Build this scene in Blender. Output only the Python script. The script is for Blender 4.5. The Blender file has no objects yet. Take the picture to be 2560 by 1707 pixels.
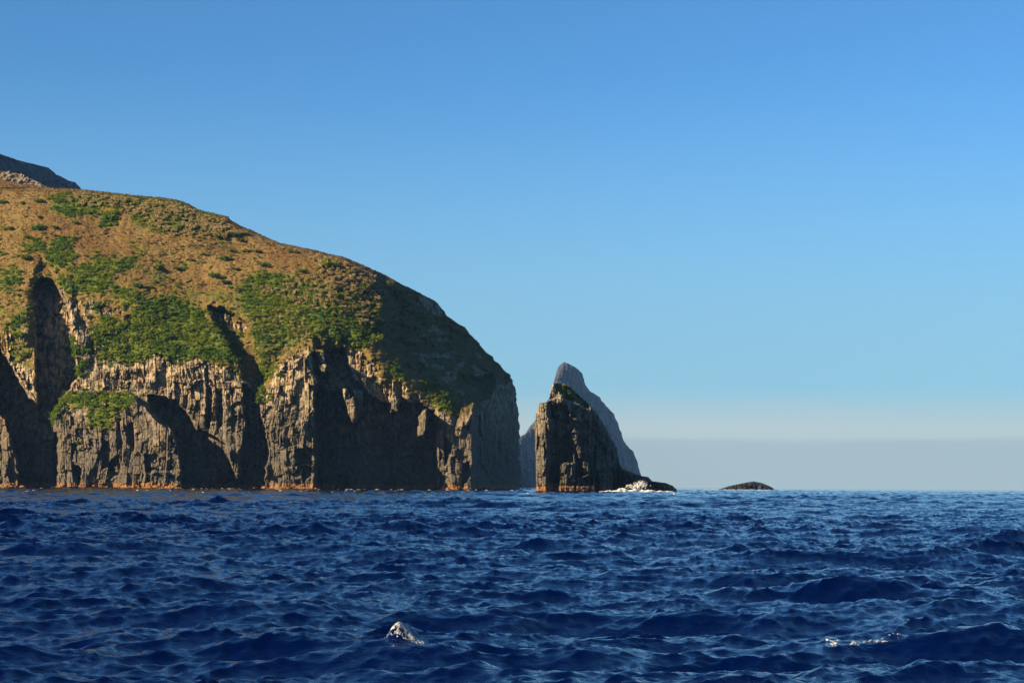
import bpy, math, random
import numpy as np
from mathutils import Matrix, Vector

rng = np.random.default_rng(7)
random.seed(7)
scene = bpy.context.scene
COL = scene.collection

# ------------------------------------------------------------------ camera
F = 4060.0                      # focal length in pixels of the 2560 px wide photograph
CX, CY = 1280.0, 853.5
CAM_H = 2.8
PITCH = math.atan(361.0 / F)
ROLL = math.radians(0.34)
fwd = np.array([0, math.cos(PITCH), math.sin(PITCH)])
r0 = np.array([1.0, 0, 0]); u0 = np.cross(r0, fwd)
right = math.cos(ROLL) * r0 + math.sin(ROLL) * u0
up = math.cos(ROLL) * u0 - math.sin(ROLL) * r0
cam_d = bpy.data.cameras.new("camera"); cam = bpy.data.objects.new("camera", cam_d); COL.objects.link(cam)
M = Matrix(((right[0], up[0], -fwd[0], 0), (right[1], up[1], -fwd[1], 0), (right[2], up[2], -fwd[2], CAM_H), (0, 0, 0, 1)))
cam.matrix_world = M
cam_d.sensor_fit = 'HORIZONTAL'; cam_d.angle_x = 2 * math.atan(CX / F)
cam_d.clip_start = 0.5; cam_d.clip_end = 60000
scene.camera = cam

# ------------------------------------------------------------------ sun, sky, exposure
SUN_ELEV = math.radians(24)
SUN_AZ = math.radians(51)       # turned from straight behind the camera towards the left
to_sun = Vector((-math.sin(SUN_AZ) * math.cos(SUN_ELEV), -math.cos(SUN_AZ) * math.cos(SUN_ELEV), math.sin(SUN_ELEV)))
sun_d = bpy.data.lights.new("sun", 'SUN'); sun = bpy.data.objects.new("sun", sun_d); COL.objects.link(sun)
sun_d.energy = 5.0; sun_d.angle = math.radians(0.5); sun_d.color = (1.0, 0.76, 0.47)
sun.rotation_euler = (-to_sun).to_track_quat('-Z', 'Y').to_euler()
scene.view_settings.view_transform = 'Standard'; scene.view_settings.look = 'None'
scene.view_settings.exposure = 1.75; scene.view_settings.gamma = 1.0


class NT:
    """small helper to write node trees"""
    def __init__(s, tree): s.t = tree
    def n(s, typ, **kw):
        nd = s.t.nodes.new(typ)
        ins = kw.pop('ins', {})
        for k, v in kw.items(): setattr(nd, k, v)
        for k, v in ins.items(): s.put(nd, k, v)
        return nd
    def put(s, nd, k, v):
        sock = nd.inputs[k]
        if isinstance(v, bpy.types.NodeSocket): s.t.links.new(v, sock)
        elif isinstance(v, bpy.types.Node): s.t.links.new(v.outputs[0], sock)
        else: sock.default_value = v
    def math(s, op, a, b=0.0, c=0.0, clamp=False):
        nd = s.n('ShaderNodeMath', operation=op, use_clamp=clamp); s.put(nd, 0, a); s.put(nd, 1, b); s.put(nd, 2, c); return nd.outputs[0]
    def mix(s, f, a, b, blend='MIX'):
        nd = s.n('ShaderNodeMix', data_type='RGBA', blend_type=blend); s.put(nd, 0, f)
        for k, v in ((6, a), (7, b)):
            if isinstance(v, (tuple, list)) and len(v) == 3: v = (*v, 1)
            s.put(nd, k, v)
        return nd.outputs[2]
    def ramp(s, f, lo, hi, smooth=True):
        nd = s.n('ShaderNodeMapRange', interpolation_type='SMOOTHSTEP' if smooth else 'LINEAR')
        s.put(nd, 0, f); s.put(nd, 1, lo); s.put(nd, 2, hi); s.put(nd, 3, 0.0); s.put(nd, 4, 1.0); return nd.outputs[0]
    def noise(s, vec, scale, detail=4.0, rough=0.55, dist=0.0):
        nd = s.n('ShaderNodeTexNoise'); s.put(nd, 'Vector', vec); s.put(nd, 'Scale', scale); s.put(nd, 'Detail', detail)
        s.put(nd, 'Roughness', rough); s.put(nd, 'Distortion', dist); return nd.outputs[0]
    def mapping(s, vec, scale=(1, 1, 1), rot=(0, 0, 0), loc=(0, 0, 0)):
        nd = s.n('ShaderNodeMapping'); s.put(nd, 'Vector', vec); s.put(nd, 'Scale', scale); s.put(nd, 'Rotation', rot); s.put(nd, 'Location', loc)
        return nd.outputs[0]


world = bpy.data.worlds.new("World"); scene.world = world; world.use_nodes = True
wt = world.node_tree; wt.nodes.clear(); W = NT(wt)
sky = W.n('ShaderNodeTexSky', sky_type='NISHITA', sun_disc=False, sun_elevation=SUN_ELEV, sun_rotation=math.atan2(to_sun.x, to_sun.y),
          altitude=0.0, air_density=1.0, dust_density=0.3, ozone_density=2.5)
tc = W.n('ShaderNodeTexCoord')
sepd = W.n('ShaderNodeSeparateXYZ', ins={0: tc.outputs['Generated']})
wob = W.noise(W.mapping(tc.outputs['Generated'], (9, 9, 120)), 1.0, 5.0)
elev = W.math('ADD', sepd.outputs[2], W.math('MULTIPLY', W.math('SUBTRACT', wob, 0.5), 0.010))
tint = W.mix(1.0, sky.outputs[0], (0.3218, 0.6280, 0.8557), 'MULTIPLY')
low = W.mix(W.math('MULTIPLY', W.ramp(sepd.outputs[2], 0.26, 0.05), 0.75), tint, (1.6878, 3.0223, 3.7680))
pale = W.mix(W.math('MULTIPLY', W.ramp(elev, 0.064, 0.034), 0.9), low, (2.9830, 3.5718, 3.5325))       # thin cirrus veil above the bank
bank = W.mix(W.math('MULTIPLY', W.ramp(elev, 0.0320, 0.0252), 0.80), pale, (2.2372, 2.9045, 3.1400))      # grey stratus bank on the horizon
bg = W.n('ShaderNodeBackground', ins={'Color': bank, 'Strength': 0.05})
wo = W.n('ShaderNodeOutputWorld', ins={'Surface': bg})


# ------------------------------------------------------------------ numpy helpers
def ray(px, py):
    """direction through a photograph pixel scaled so that y = 1"""
    d = [fwd[i] * F + right[i] * (px - CX) - up[i] * (py - CY) for i in range(3)]
    return d[0] / d[1], d[2] / d[1]

def at(px, py, Y):
    a, b = ray(np.asarray(px, float), np.asarray(py, float))
    return np.stack([a * Y, Y + 0 * a, CAM_H + b * Y], -1)

def sstep(e0, e1, x):
    t = np.clip((x - e0) / (e1 - e0), 0, 1); return t * t * (3 - 2 * t)

def softplus(x, w):
    return w * np.logaddexp(0, x / w)

_tab = np.random.default_rng(99).random((512, 512)).astype(np.float32)
def vnoise(x, y, seed=0):
    x = x + seed * 37.31; y = y + seed * 91.77
    xi = np.floor(x).astype(np.int64); yi = np.floor(y).astype(np.int64)
    fx = x - xi; fy = y - yi
    fx = fx * fx * fx * (fx * (fx * 6 - 15) + 10); fy = fy * fy * fy * (fy * (fy * 6 - 15) + 10)
    x0 = xi & 511; x1 = (xi + 1) & 511; y0 = yi & 511; y1 = (yi + 1) & 511
    return ((_tab[x0, y0] * (1 - fx) + _tab[x1, y0] * fx) * (1 - fy) + (_tab[x0, y1] * (1 - fx) + _tab[x1, y1] * fx) * fy) - 0.5

def fbm(x, y, seed=0, octs=4, gain=0.5):
    r = 0; a = 1.0
    for o in range(octs):
        r = r + a * vnoise(x, y, seed + o * 3); x = x * 2.03 + 11.3; y = y * 2.03 + 5.7; a *= gain
    return r

_ht = np.random.default_rng(5).random((256, 256, 5)).astype(np.float32)
def cells(x, y, seed=0):
    """jittered cell pattern: returns three random numbers of the nearest cell, offset to its site, and edge closeness"""
    x = x + seed * 17.13; y = y + seed * 29.71
    xi = np.floor(x).astype(np.int32); yi = np.floor(y).astype(np.int32)
    best = np.full(x.shape, 9.0, np.float32); second = best.copy()
    R = np.zeros(x.shape + (3,), np.float32); DX = np.zeros(x.shape, np.float32); DY = DX.copy()
    for i in (-1, 0, 1):
        for j in (-1, 0, 1):
            h = _ht[(xi + i) & 255, (yi + j) & 255]
            dx = (x - (xi + i + h[..., 0])).astype(np.float32); dy = (y - (yi + j + h[..., 1])).astype(np.float32)
            d = np.sqrt(dx * dx + dy * dy)
            m = d < best
            second = np.where(m, best, np.minimum(second, d))
            best = np.where(m, d, best)
            R[m] = h[m][:, 2:5]; DX[m] = dx[m]; DY[m] = dy[m]
    return R, DX, DY, second - best

def columns(x, y, w, h, seed):
    """upright jointed columns cut into blocks: random number of the column, three of the block, place inside the block, joint closeness"""
    u = x / w + seed * 13.7; ci = np.floor(u).astype(np.int32)
    jit = lambda c: 0.3 * (2 * _ht[c & 255, seed & 255, 0] - 1)
    f = u - ci; ci = np.where(f < jit(ci), ci - 1, np.where(f > 1 + jit(ci + 1), ci + 1, ci))
    l = ci + jit(ci); q = ci + 1 + jit(ci + 1); dx = (u - l) / (q - l) - 0.5
    hc = _ht[ci & 255, (seed + 7) & 255]
    v = y / (h * (0.5 + hc[..., 1])) + hc[..., 2] * 37; bi = np.floor(v).astype(np.int32); dy = v - bi - 0.5
    hb = _ht[(bi + ci * 7) & 255, (ci * 3 + seed) & 255]
    e = np.minimum((0.5 - np.abs(dx)) * w, (0.5 - np.abs(dy)) * h)
    return hc[..., 0], hb, dx, dy, e

def poly_sd(px, py, poly):
    """signed distance in pixels, positive inside"""
    p = np.asarray(poly, float); q = np.roll(p, -1, 0)
    d2 = np.full(px.shape, 1e12); inside = np.zeros(px.shape, bool)
    for (ax, ay), (bx, by) in zip(p, q):
        ex, ey = bx - ax, by - ay; L = ex * ex + ey * ey + 1e-9
        t = np.clip(((px - ax) * ex + (py - ay) * ey) / L, 0, 1)
        d2 = np.minimum(d2, (px - ax - t * ex) ** 2 + (py - ay - t * ey) ** 2)
        if ay != by:
            inside ^= ((ay > py) != (by > py)) & (px < ex * (py - ay) / (by - ay) + ax)
    d = np.sqrt(d2); return np.where(inside, d, -d)

def soft_poly(px, py, poly, edge):
    p = np.asarray(poly, float); pad = edge * 2 + 4
    m = (px > p[:, 0].min() - pad) & (px < p[:, 0].max() + pad) & (py > p[:, 1].min() - pad) & (py < p[:, 1].max() + pad)
    out = np.zeros(px.shape)
    if m.any(): out[m] = sstep(-edge, edge, poly_sd(px[m], py[m], poly))
    return out

def line_dist(px, py, line):
    d2 = np.full(px.shape, 1e12)
    for (ax, ay), (bx, by) in zip(line[:-1], line[1:]):
        ex, ey = bx - ax, by - ay; L = ex * ex + ey * ey + 1e-9
        t = np.clip(((px - ax) * ex + (py - ay) * ey) / L, 0, 1)
        d2 = np.minimum(d2, (px - ax - t * ex) ** 2 + (py - ay - t * ey) ** 2)
    return np.sqrt(d2)

def mesh_np(name, V, Q, mat, smooth=False, attrs=None, T=None):
    me = bpy.data.meshes.new(name)
    V = np.ascontiguousarray(V, np.float32).reshape(-1, 3)
    loops = []; starts = []; n = 0
    if Q is not None and len(Q):
        Q = np.asarray(Q, np.int32); loops.append(Q.ravel()); starts.append(np.arange(len(Q)) * 4 + n); n += Q.size
    if T is not None and len(T):
        T = np.asarray(T, np.int32); loops.append(T.ravel()); starts.append(np.arange(len(T)) * 3 + n); n += T.size
    loops = np.concatenate(loops).astype(np.int32); starts = np.concatenate(starts).astype(np.int32)
    me.vertices.add(len(V)); me.vertices.foreach_set('co', V.ravel())
    me.loops.add(len(loops)); me.loops.foreach_set('vertex_index', loops)
    me.polygons.add(len(starts)); me.polygons.foreach_set('loop_start', starts)
    if smooth: me.polygons.foreach_set('use_smooth', np.ones(len(starts), bool))
    for k, a in (attrs or {}).items():
        at_ = me.attributes.new(k, 'FLOAT', 'POINT'); at_.data.foreach_set('value', np.ascontiguousarray(a, np.float32).ravel())
    me.update(calc_edges=True); me.validate()
    if mat: me.materials.append(mat)
    return me

def link(name, me, parent=None):
    o = bpy.data.objects.new(name, me); COL.objects.link(o)
    if parent: o.parent = parent
    return o

def tag(o, label=None, cat=None, group=None, kind=None):
    if label: o['label'] = label
    if cat: o['category'] = cat
    if group: o['group'] = group
    if kind: o['kind'] = kind
    return o

def thing(name, loc, label, cat, group=None):
    o = bpy.data.objects.new(name, None); COL.objects.link(o); o.location = loc; o.empty_display_size = 0.5
    return tag(o, label, cat, group)

def grid_quads(nr, nc, wrap=False):
    i = np.arange(nr - 1)[:, None]; j = np.arange(nc if wrap else nc - 1)[None, :]
    j2 = (j + 1) % nc
    return np.stack([i * nc + j, i * nc + j2, (i + 1) * nc + j2, (i + 1) * nc + j], -1).reshape(-1, 4)


# ------------------------------------------------------------------ materials
def new_mat(name):
    m = bpy.data.materials.new(name); m.use_nodes = True; m.node_tree.nodes.clear(); return m, NT(m.node_tree)

def finish(n, bsdf):
    n.n('ShaderNodeOutputMaterial', ins={'Surface': bsdf.outputs[0]})

def rock_material(name, dark, mid, pale, rust=0.5, kelp=True, cover=False, streak=0.5, coarse=1.0):
    m, n = new_mat(name)
    geo = n.n('ShaderNodeNewGeometry'); P = geo.outputs['Position']
    if coarse != 1.0: P = n.mapping(P, (coarse,) * 3)
    z = n.n('ShaderNodeSeparateXYZ', ins={0: P}).outputs[2]
    big = n.noise(P, 0.035, 3, 0.6); midn = n.noise(n.mapping(P, (1, 1, 0.6)), 0.33, 5, 0.65)
    fine = n.noise(P, 2.2, 4, 0.7)
    col = n.mix(n.ramp(midn, 0.36, 0.66), dark, mid)
    col = n.mix(n.math('MULTIPLY', n.ramp(fine, 0.50, 0.72), n.ramp(big, 0.3, 0.7)), col, pale)
    if rust > 0:
        rn = n.noise(n.mapping(P, (1, 1, 0.5), loc=(40, 3, 9)), 0.085, 4, 0.65, 0.6)
        col = n.mix(n.math('MULTIPLY', n.ramp(rn, 0.54, 0.66), rust), col, (0.20, 0.092, 0.028))
    if streak > 0:      # pale guano and lichen streaks running down
        sn = n.noise(n.mapping(P, (1, 1, 0.05)), 0.55, 3, 0.6)
        col = n.mix(n.math('MULTIPLY', n.ramp(sn, 0.62, 0.76), streak), col, (0.34, 0.32, 0.28))
    # mottled fine darkening of dirt in the rock
    col = n.mix(n.math('MULTIPLY', n.ramp(n.noise(P, 0.9, 5, 0.75), 0.52, 0.68), 0.55), col, tuple(c * 0.45 for c in dark))
    if kelp:
        # weathered pale ochre rock high on the cliff, dark grey spray zone lower down, widened and deepened so its colour adds shade
        zb = n.math('ADD', z, n.math('MULTIPLY', n.math('SUBTRACT', n.noise(P, 0.045, 4, 0.6), 0.5), 70.0))
        col = n.mix(n.math('MULTIPLY', n.ramp(zb, 52.0, 18.0), 0.82), col, n.mix(n.ramp(fine, 0.42, 0.62), (0.017, 0.0155, 0.013), (0.115, 0.100, 0.074)))
        col = n.mix(n.math('MULTIPLY', n.math('MULTIPLY', n.ramp(zb, 44.0, 66.0), n.ramp(midn, 0.42, 0.60)), 0.42), col, (0.36, 0.285, 0.165))
        wob = n.math('MULTIPLY', n.math('SUBTRACT', n.noise(P, 0.12, 4), 0.5), 4.0)
        zz = n.math('ADD', z, wob)
        kc = n.mix(n.ramp(n.noise(n.mapping(P, (1, 1, .4)), 0.8, 4), 0.35, 0.65), (0.075, 0.032, 0.009), (0.20, 0.10, 0.034))
        col = n.mix(n.ramp(zz, 3.9, 3.0), col, kc)
        col = n.mix(n.math('MULTIPLY', n.ramp(zz, 9.0, 5.5), n.math('MULTIPLY', n.ramp(zz, 2.5, 3.6), 0.55)), col, (0.055, 0.048, 0.036))
        col = n.mix(n.ramp(n.math('ADD', z, n.math('MULTIPLY', wob, .15)), 1.0, 0.3), col, (0.02, 0.016, 0.012))
    if cover:
        veg = n.n('ShaderNodeAttribute', attribute_name='veg').outputs['Fac']
        green = n.n('ShaderNodeAttribute', attribute_name='green').outputs['Fac']
        gn = n.noise(P, 0.022, 5, 0.62); gf = n.noise(P, 1.3, 4, 0.7); gm = n.noise(n.mapping(P, (1, 1, 2.2)), 0.22, 4, 0.65)
        g = n.mix(n.ramp(gn, 0.38, 0.62), (0.0850, 0.0455, 0.0130), (0.1190, 0.0800, 0.0250))
        g = n.mix(n.ramp(gm, 0.45, 0.68), g, (0.0697, 0.0558, 0.0115))
        g = n.mix(n.math('MULTIPLY', n.ramp(n.math('ADD', z, n.math('MULTIPLY', n.math('SUBTRACT', gn, 0.5), 120.0)), 150.0, 95.0), 0.6), g, (0.0861, 0.0722, 0.0131))
        g = n.mix(n.math('MULTIPLY', n.ramp(gf, 0.50, 0.68), 0.5), g, (0.1722, 0.1082, 0.0451))
        g = n.mix(n.math('MULTIPLY', n.ramp(gf, 0.46, 0.32), 0.5), g, (0.05, 0.027, 0.009))
        gg = n.mix(n.ramp(gf, 0.4, 0.6), (0.026, 0.056, 0.004), (0.065, 0.084, 0.006))
        g = n.mix(green, g, gg)
        col = n.mix(n.ramp(n.math('ADD', veg, n.math('MULTIPLY', n.math('SUBTRACT', gf, 0.5), 0.6)), 0.42, 0.58), col, g)
    bmp = n.n('ShaderNodeBump', ins={'Strength': 0.6, 'Distance': 0.5, 'Height': n.noise(P, 1.6, 6, 0.7)})
    b = n.n('ShaderNodeBsdfPrincipled', ins={'Base Color': col, 'Roughness': 0.9, 'Specular IOR Level': 0.2, 'Normal': bmp.outputs[0]})
    finish(n, b); return m

MAT_CLIFF = rock_material('cliff_rock', (0.028, 0.023, 0.016), (0.150, 0.121, 0.077), (0.42, 0.36, 0.255), 0.36, True, True, 0.35)
MAT_STACK = rock_material('stack_rock', (0.030, 0.026, 0.019), (0.19, 0.16, 0.11), (0.48, 0.43, 0.33), 0.15, True, True, 0.6)
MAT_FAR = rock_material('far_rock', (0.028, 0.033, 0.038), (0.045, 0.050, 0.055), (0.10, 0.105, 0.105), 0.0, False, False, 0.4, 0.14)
MAT_DARKROCK = rock_material('dark_wet_rock', (0.014, 0.014, 0.013), (0.03, 0.028, 0.024), (0.06, 0.054, 0.045), 0.2, False, False, 0.0)
MAT_SCREE = rock_material('scree_rock', (0.06, 0.05, 0.036), (0.13, 0.11, 0.08), (0.24, 0.21, 0.16), 0.0, False, False, 0.0)

def leaf_material(name, c0, c1, c2, trans=0.15):
    m, n = new_mat(name)
    geo = n.n('ShaderNodeNewGeometry')
    tint_ = n.n('ShaderNodeAttribute', attribute_name='tint').outputs['Fac']
    col = n.mix(tint_, c0, c1)
    col = n.mix(n.math('MULTIPLY', geo.outputs['Random Per Island'], 0.6), col, c2)
    b = n.n('ShaderNodeBsdfPrincipled', ins={'Base Color': col, 'Roughness': 0.8, 'Specular IOR Level': 0.15})
    t = n.n('ShaderNodeBsdfTranslucent', ins={'Color': col})
    mx = n.n('ShaderNodeMixShader'); n.put(mx, 0, trans); n.put(mx, 1, b.outputs[0]); n.put(mx, 2, t.outputs[0])
    finish(n, mx); return m

MAT_SHRUB = leaf_material('shrub_leaves', (0.034, 0.084, 0.004), (0.112, 0.142, 0.006), (0.075, 0.115, 0.006), 0.3)
MAT_BUSH = leaf_material('bush_leaves', (0.026, 0.066, 0.005), (0.085, 0.125, 0.008), (0.05, 0.09, 0.006), 0.25)
MAT_TUSSOCK = leaf_material('tussock_blades', (0.42, 0.33, 0.15), (0.62, 0.50, 0.27), (0.34, 0.29, 0.11), 0.3)
MAT_GRASS = leaf_material('dry_grass_blades', (0.0861, 0.0410, 0.0131), (0.1558, 0.0968, 0.0361), (0.0779, 0.0574, 0.0148))

def water_material():
    m, n = new_mat('sea_water')
    geo = n.n('ShaderNodeNewGeometry'); P = geo.outputs['Position']
    v = n.mapping(P, (1.0, 1.35, 0.3), rot=(0, 0, 0.35))
    n1 = n.noise(v, 3.2, 5, 0.62, 0.3); n2 = n.noise(v, 0.42, 4, 0.6, 0.2)
    b1 = n.n('ShaderNodeBump', ins={'Strength': 1.0, 'Distance': 0.048, 'Height': n1})
    b2 = n.n('ShaderNodeBump', ins={'Strength': 1.0, 'Distance': 0.10, 'Height': n2, 'Normal': b1.outputs[0]})
    b = n.n('ShaderNodeBsdfPrincipled', ins={'Base Color': (0.0001, 0.0019, 0.021, 1), 'Roughness': 0.05, 'IOR': 1.333,
                                              'Specular IOR Level': 0.95, 'Specular Tint': (0.17, 0.48, 1.0, 1), 'Normal': b2.outputs[0]})
    finish(n, b); return m
MAT_WATER = water_material()

def foam_material(name, a0, a1, gain):
    m, n = new_mat(name)
    P = n.n('ShaderNodeNewGeometry').outputs['Position']
    f = n.noise(P, 9.0, 5, 0.75)
    col = n.mix(n.ramp(n.noise(P, 5.0, 4, 0.7), 0.3, 0.7), tuple(c * gain for c in (0.24, 0.28, 0.32)), tuple(c * gain for c in (0.52, 0.53, 0.53)))
    b = n.n('ShaderNodeBsdfPrincipled', ins={'Base Color': col, 'Roughness': 0.6, 'Alpha': n.ramp(f, a0, a1)})
    finish(n, b); return m
MAT_FOAM = foam_material('sea_foam', 0.38, 0.60, 0.9)
MAT_SURF = foam_material('white_surf', 0.28, 0.52, 1.3)


# ------------------------------------------------------------------ sea
def wave_tile(L, N, lmin, lmax, rms, lpeak, wind, spread, seed, fall=4.0):
    g = np.random.default_rng(seed)
    k1 = 2 * np.pi * np.fft.fftfreq(N, L / N); kx, ky = np.meshgrid(k1, k1, indexing='ij')
    k = np.sqrt(kx * kx + ky * ky); k[0, 0] = 1e-6
    kp = 2 * np.pi / lpeak
    S = k ** -fall * np.exp(-1.25 * (kp / k) ** 2)
    cosd = (kx * math.cos(wind) + ky * math.sin(wind)) / k
    S = S * (np.abs(cosd) ** spread * np.where(cosd > 0, 1, 0.25) + 0.06)
    lam = 2 * np.pi / k
    S = S * sstep(lmin * 0.8, lmin * 1.2, lam) * (1 - sstep(lmax * 0.85, lmax * 1.15, lam)); S[0, 0] = 0
    H = (g.normal(size=(N, N)) + 1j * g.normal(size=(N, N))) * np.sqrt(S)
    h = np.fft.ifft2(H).real; s = rms / h.std() if rms else 1.0
    dx = np.fft.ifft2(1j * kx / k * H).real; dy = np.fft.ifft2(1j * ky / k * H).real
    return np.stack([h, dx, dy], -1) * s, S.sum() * s * s

WIND = math.radians(-72)
LSPLIT = 3.0
tileA, _ = wave_tile(233.0, 1024, LSPLIT, 120.0, 0.188, 14.0, WIND, 2.6, 11, 3.7)
tileB, _ = wave_tile(31.7, 1024, 0.20, LSPLIT, 0.072, 15.0, WIND + 0.2, 2.6, 12, 3.4)

def bspline(tile, L, x, y):
    N = tile.shape[0]; u = x / L * N; v = y / L * N
    ui = np.floor(u).astype(np.int64); vi = np.floor(v).astype(np.int64); fu = (u - ui).astype(np.float32); fv = (v - vi).astype(np.float32)
    def w(f): return ((1 - f) ** 3 / 6, (3 * f ** 3 - 6 * f * f + 4) / 6, (-3 * f ** 3 + 3 * f * f + 3 * f + 1) / 6, f ** 3 / 6)
    wu, wv = w(fu), w(fv); out = np.zeros(x.shape + (3,), np.float32); t32 = tile.astype(np.float32)
    for i in range(4):
        ii = (ui + i - 1) % N
        for j in range(4):
            out += t32[ii, (vi + j - 1) % N] * (wu[i] * wv[j])[..., None]
    return out

# single larger crests seen in the photograph: pixel on the crest, half length, half width, height, heading of the crest line
def sea_point(px, py):
    a, b = ray(px, py); Y = -CAM_H / b; return a * Y, Y
CRESTS = [(1000, 1638, 0.26, 0.34, 0.30, 0.05), (1000, 1655, 2.2, 0.55, 0.20, 0.03), (860, 1592, 1.6, 0.5, 0.20, 0.10), (2330, 1632, 2.3, 0.6, 0.44, 0.05),
          (2400, 1625, 0.7, 0.5, 0.16, -0.1), (2110, 1498, 2.4, 0.8, 0.42, -0.12), (1840, 1500, 1.0, 0.6, 0.2, 0.0), (1150, 1545, 1.3, 0.7, 0.2, 0.0), (1180, 1690, 1.6, .5, .16, -0.15)]
CRESTS = [(*sea_point(c[0], c[1]), *c[2:]) for c in CRESTS]

def sea(x, y, spacing):
    fa = 1 - sstep(6.0, 30.0, spacing); fb = 1 - sstep(0.35, 1.4, spacing)
    d = np.zeros(x.shape + (3,), np.float32)
    m = fa > 0
    d[m] += bspline(tileA, 233.0, x[m], y[m]) * fa[m][:, None]
    m = fb > 0
    d[m] += bspline(tileB, 31.7, x[m], y[m]) * fb[m][:, None]
    gust = 0.75 + 0.9 * np.clip(fbm(x / 60, y / 45, 3, 2) + 0.35, 0, 1)   # patches of rougher and calmer water
    z = d[..., 0] * gust
    for (cx, cy, hl, hw, hh, an) in CRESTS:
        u = (x - cx) * math.cos(an) + (y - cy) * math.sin(an); v = -(x - cx) * math.sin(an) + (y - cy) * math.cos(an)
        v = v + 0.12 * np.sin(u * 2.1 + cx)
        e = np.where(v > 0, v / (hw * 1.7), v / hw)     # steep side towards the camera
        z = z + hh * np.exp(-(u / hl) ** 2) * (np.exp(-e * e) - 0.25 * np.exp(-((v + 2.2 * hw) / hw) ** 2))
    chop = 1.15
    return x + chop * d[..., 1] * gust * 0.9, y + chop * d[..., 2] * gust * 0.9, z

def build_sea():
    ang = np.radians(np.concatenate([np.arange(-180, -75, 1.5), np.arange(-75, -25, 0.22), np.linspace(-25, 25, 1500), np.arange(25.22, 75, 0.22), np.arange(75.3, 179.5, 1.5)]))
    rr = [6.0]
    while rr[-1] < 7000: rr.append(rr[-1] + max(0.0032 * rr[-1], 0.02) * (1 if rr[-1] < 1500 else 1 + (rr[-1] - 1500) / 250))
    rr = np.array(rr)
    A, R = np.meshgrid(ang, rr)
    da = np.gradient(ang)[None, :] + 0 * A; dr = np.gradient(rr)[:, None] + 0 * A
    x = R * np.sin(A); y = R * np.cos(A)
    X, Y, Z = sea(x, y, np.maximum(da * R, dr))
    V = np.stack([X, Y, Z], -1).reshape(-1, 3)
    nr, nc = A.shape
    Q = grid_quads(nr, nc, True)
    V = np.vstack([V, [[0, 0, 0]]]); c = len(V) - 1
    j = np.arange(nc); T = np.stack([np.full(nc, c), (j + 1) % nc, j], -1)
    o = link('sea', mesh_np('sea', V, Q[:, ::-1], MAT_WATER, True, None, T))
    tag(o, kind='structure')
build_sea()


# ------------------------------------------------------------------ landforms
def silhouette(pts, pys):
    p = sorted(pts, key=lambda q: q[1]); return np.interp(pys, [q[1] for q in p], [q[0] for q in p])

class Land:
    """a solid landform: front skin from a depth function, rounded over the skyline and closed with a back"""
    def __init__(s, left, right_, top, bottom, nrows, sgrid, jag=2.0, seed=1, jag_scale=9.0):
        s.pys = np.linspace(top, bottom, nrows)
        s.xl = silhouette(left, s.pys); s.xr = silhouette(right_, s.pys)
        j = jag * (fbm(s.pys / jag_scale, s.pys * 0 + seed, seed, 4) * 1.6); fade = sstep(top, top + 12, s.pys)
        s.xr = s.xr + j * fade * (1 + 1.3 * sstep(700, 800, s.pys) * (seed == 3)); s.xl = s.xl + fade * jag * fbm(s.pys / jag_scale, s.pys * 0 + seed + 5, seed + 2, 4) * 1.6
        s.xr = np.maximum(s.xr, s.xl + 0.5)
        s.PX = s.xl[:, None] + (s.xr - s.xl)[:, None] * sgrid[None, :]
        s.PY = np.repeat(s.pys[:, None], len(sgrid), 1); s.sg = sgrid
    def edge(s, step=6):
        k = slice(None, None, step)
        return line_dist(s.PX, s.PY, list(zip(s.xr[k], s.pys[k]))), line_dist(s.PX, s.PY, list(zip(s.xl[k], s.pys[k])))
    def build(s, name, Y, mat, attrs, smooth=False, back=0.8, nback=36):
        P = at(s.PX, s.PY, Y); s.P = P; s.Y = Y
        nr, nc = Y.shape
        si = np.linspace(1, 0, nback + 2)[1:-1]
        ci = np.clip(np.searchsorted(s.sg, si), 0, nc - 1)
        Ye = Y[:, -1][:, None] * si[None, :] + Y[:, 0][:, None] * (1 - si[None, :])
        dep = np.maximum(Ye - Y[:, ci], 0) * back + np.sin(np.pi * si)[None, :] * 6
        Pb = at(s.PX[:, ci], s.PY[:, ci], Y[:, ci])
        Pb[..., 1] = np.maximum(Ye, Y[:, ci]) + dep
        ring = np.concatenate([P, Pb], 1); nc2 = ring.shape[1]
        at_full = {k: np.concatenate([a, a[:, ci]], 1) for k, a in attrs.items()}
        Q = grid_quads(nr, nc2, True)
        o = link(name, mesh_np(name, ring, Q[:, ::-1], mat, smooth, at_full)); s.obj = o
        return o
    def normals(s):
        du = np.gradient(s.P, axis=1); dv = np.gradient(s.P, axis=0)
        N = np.cross(du, dv); N /= np.linalg.norm(N, axis=-1, keepdims=True) + 1e-9
        return np.where(N[..., 1:2] > 0, -N, N)

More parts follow.
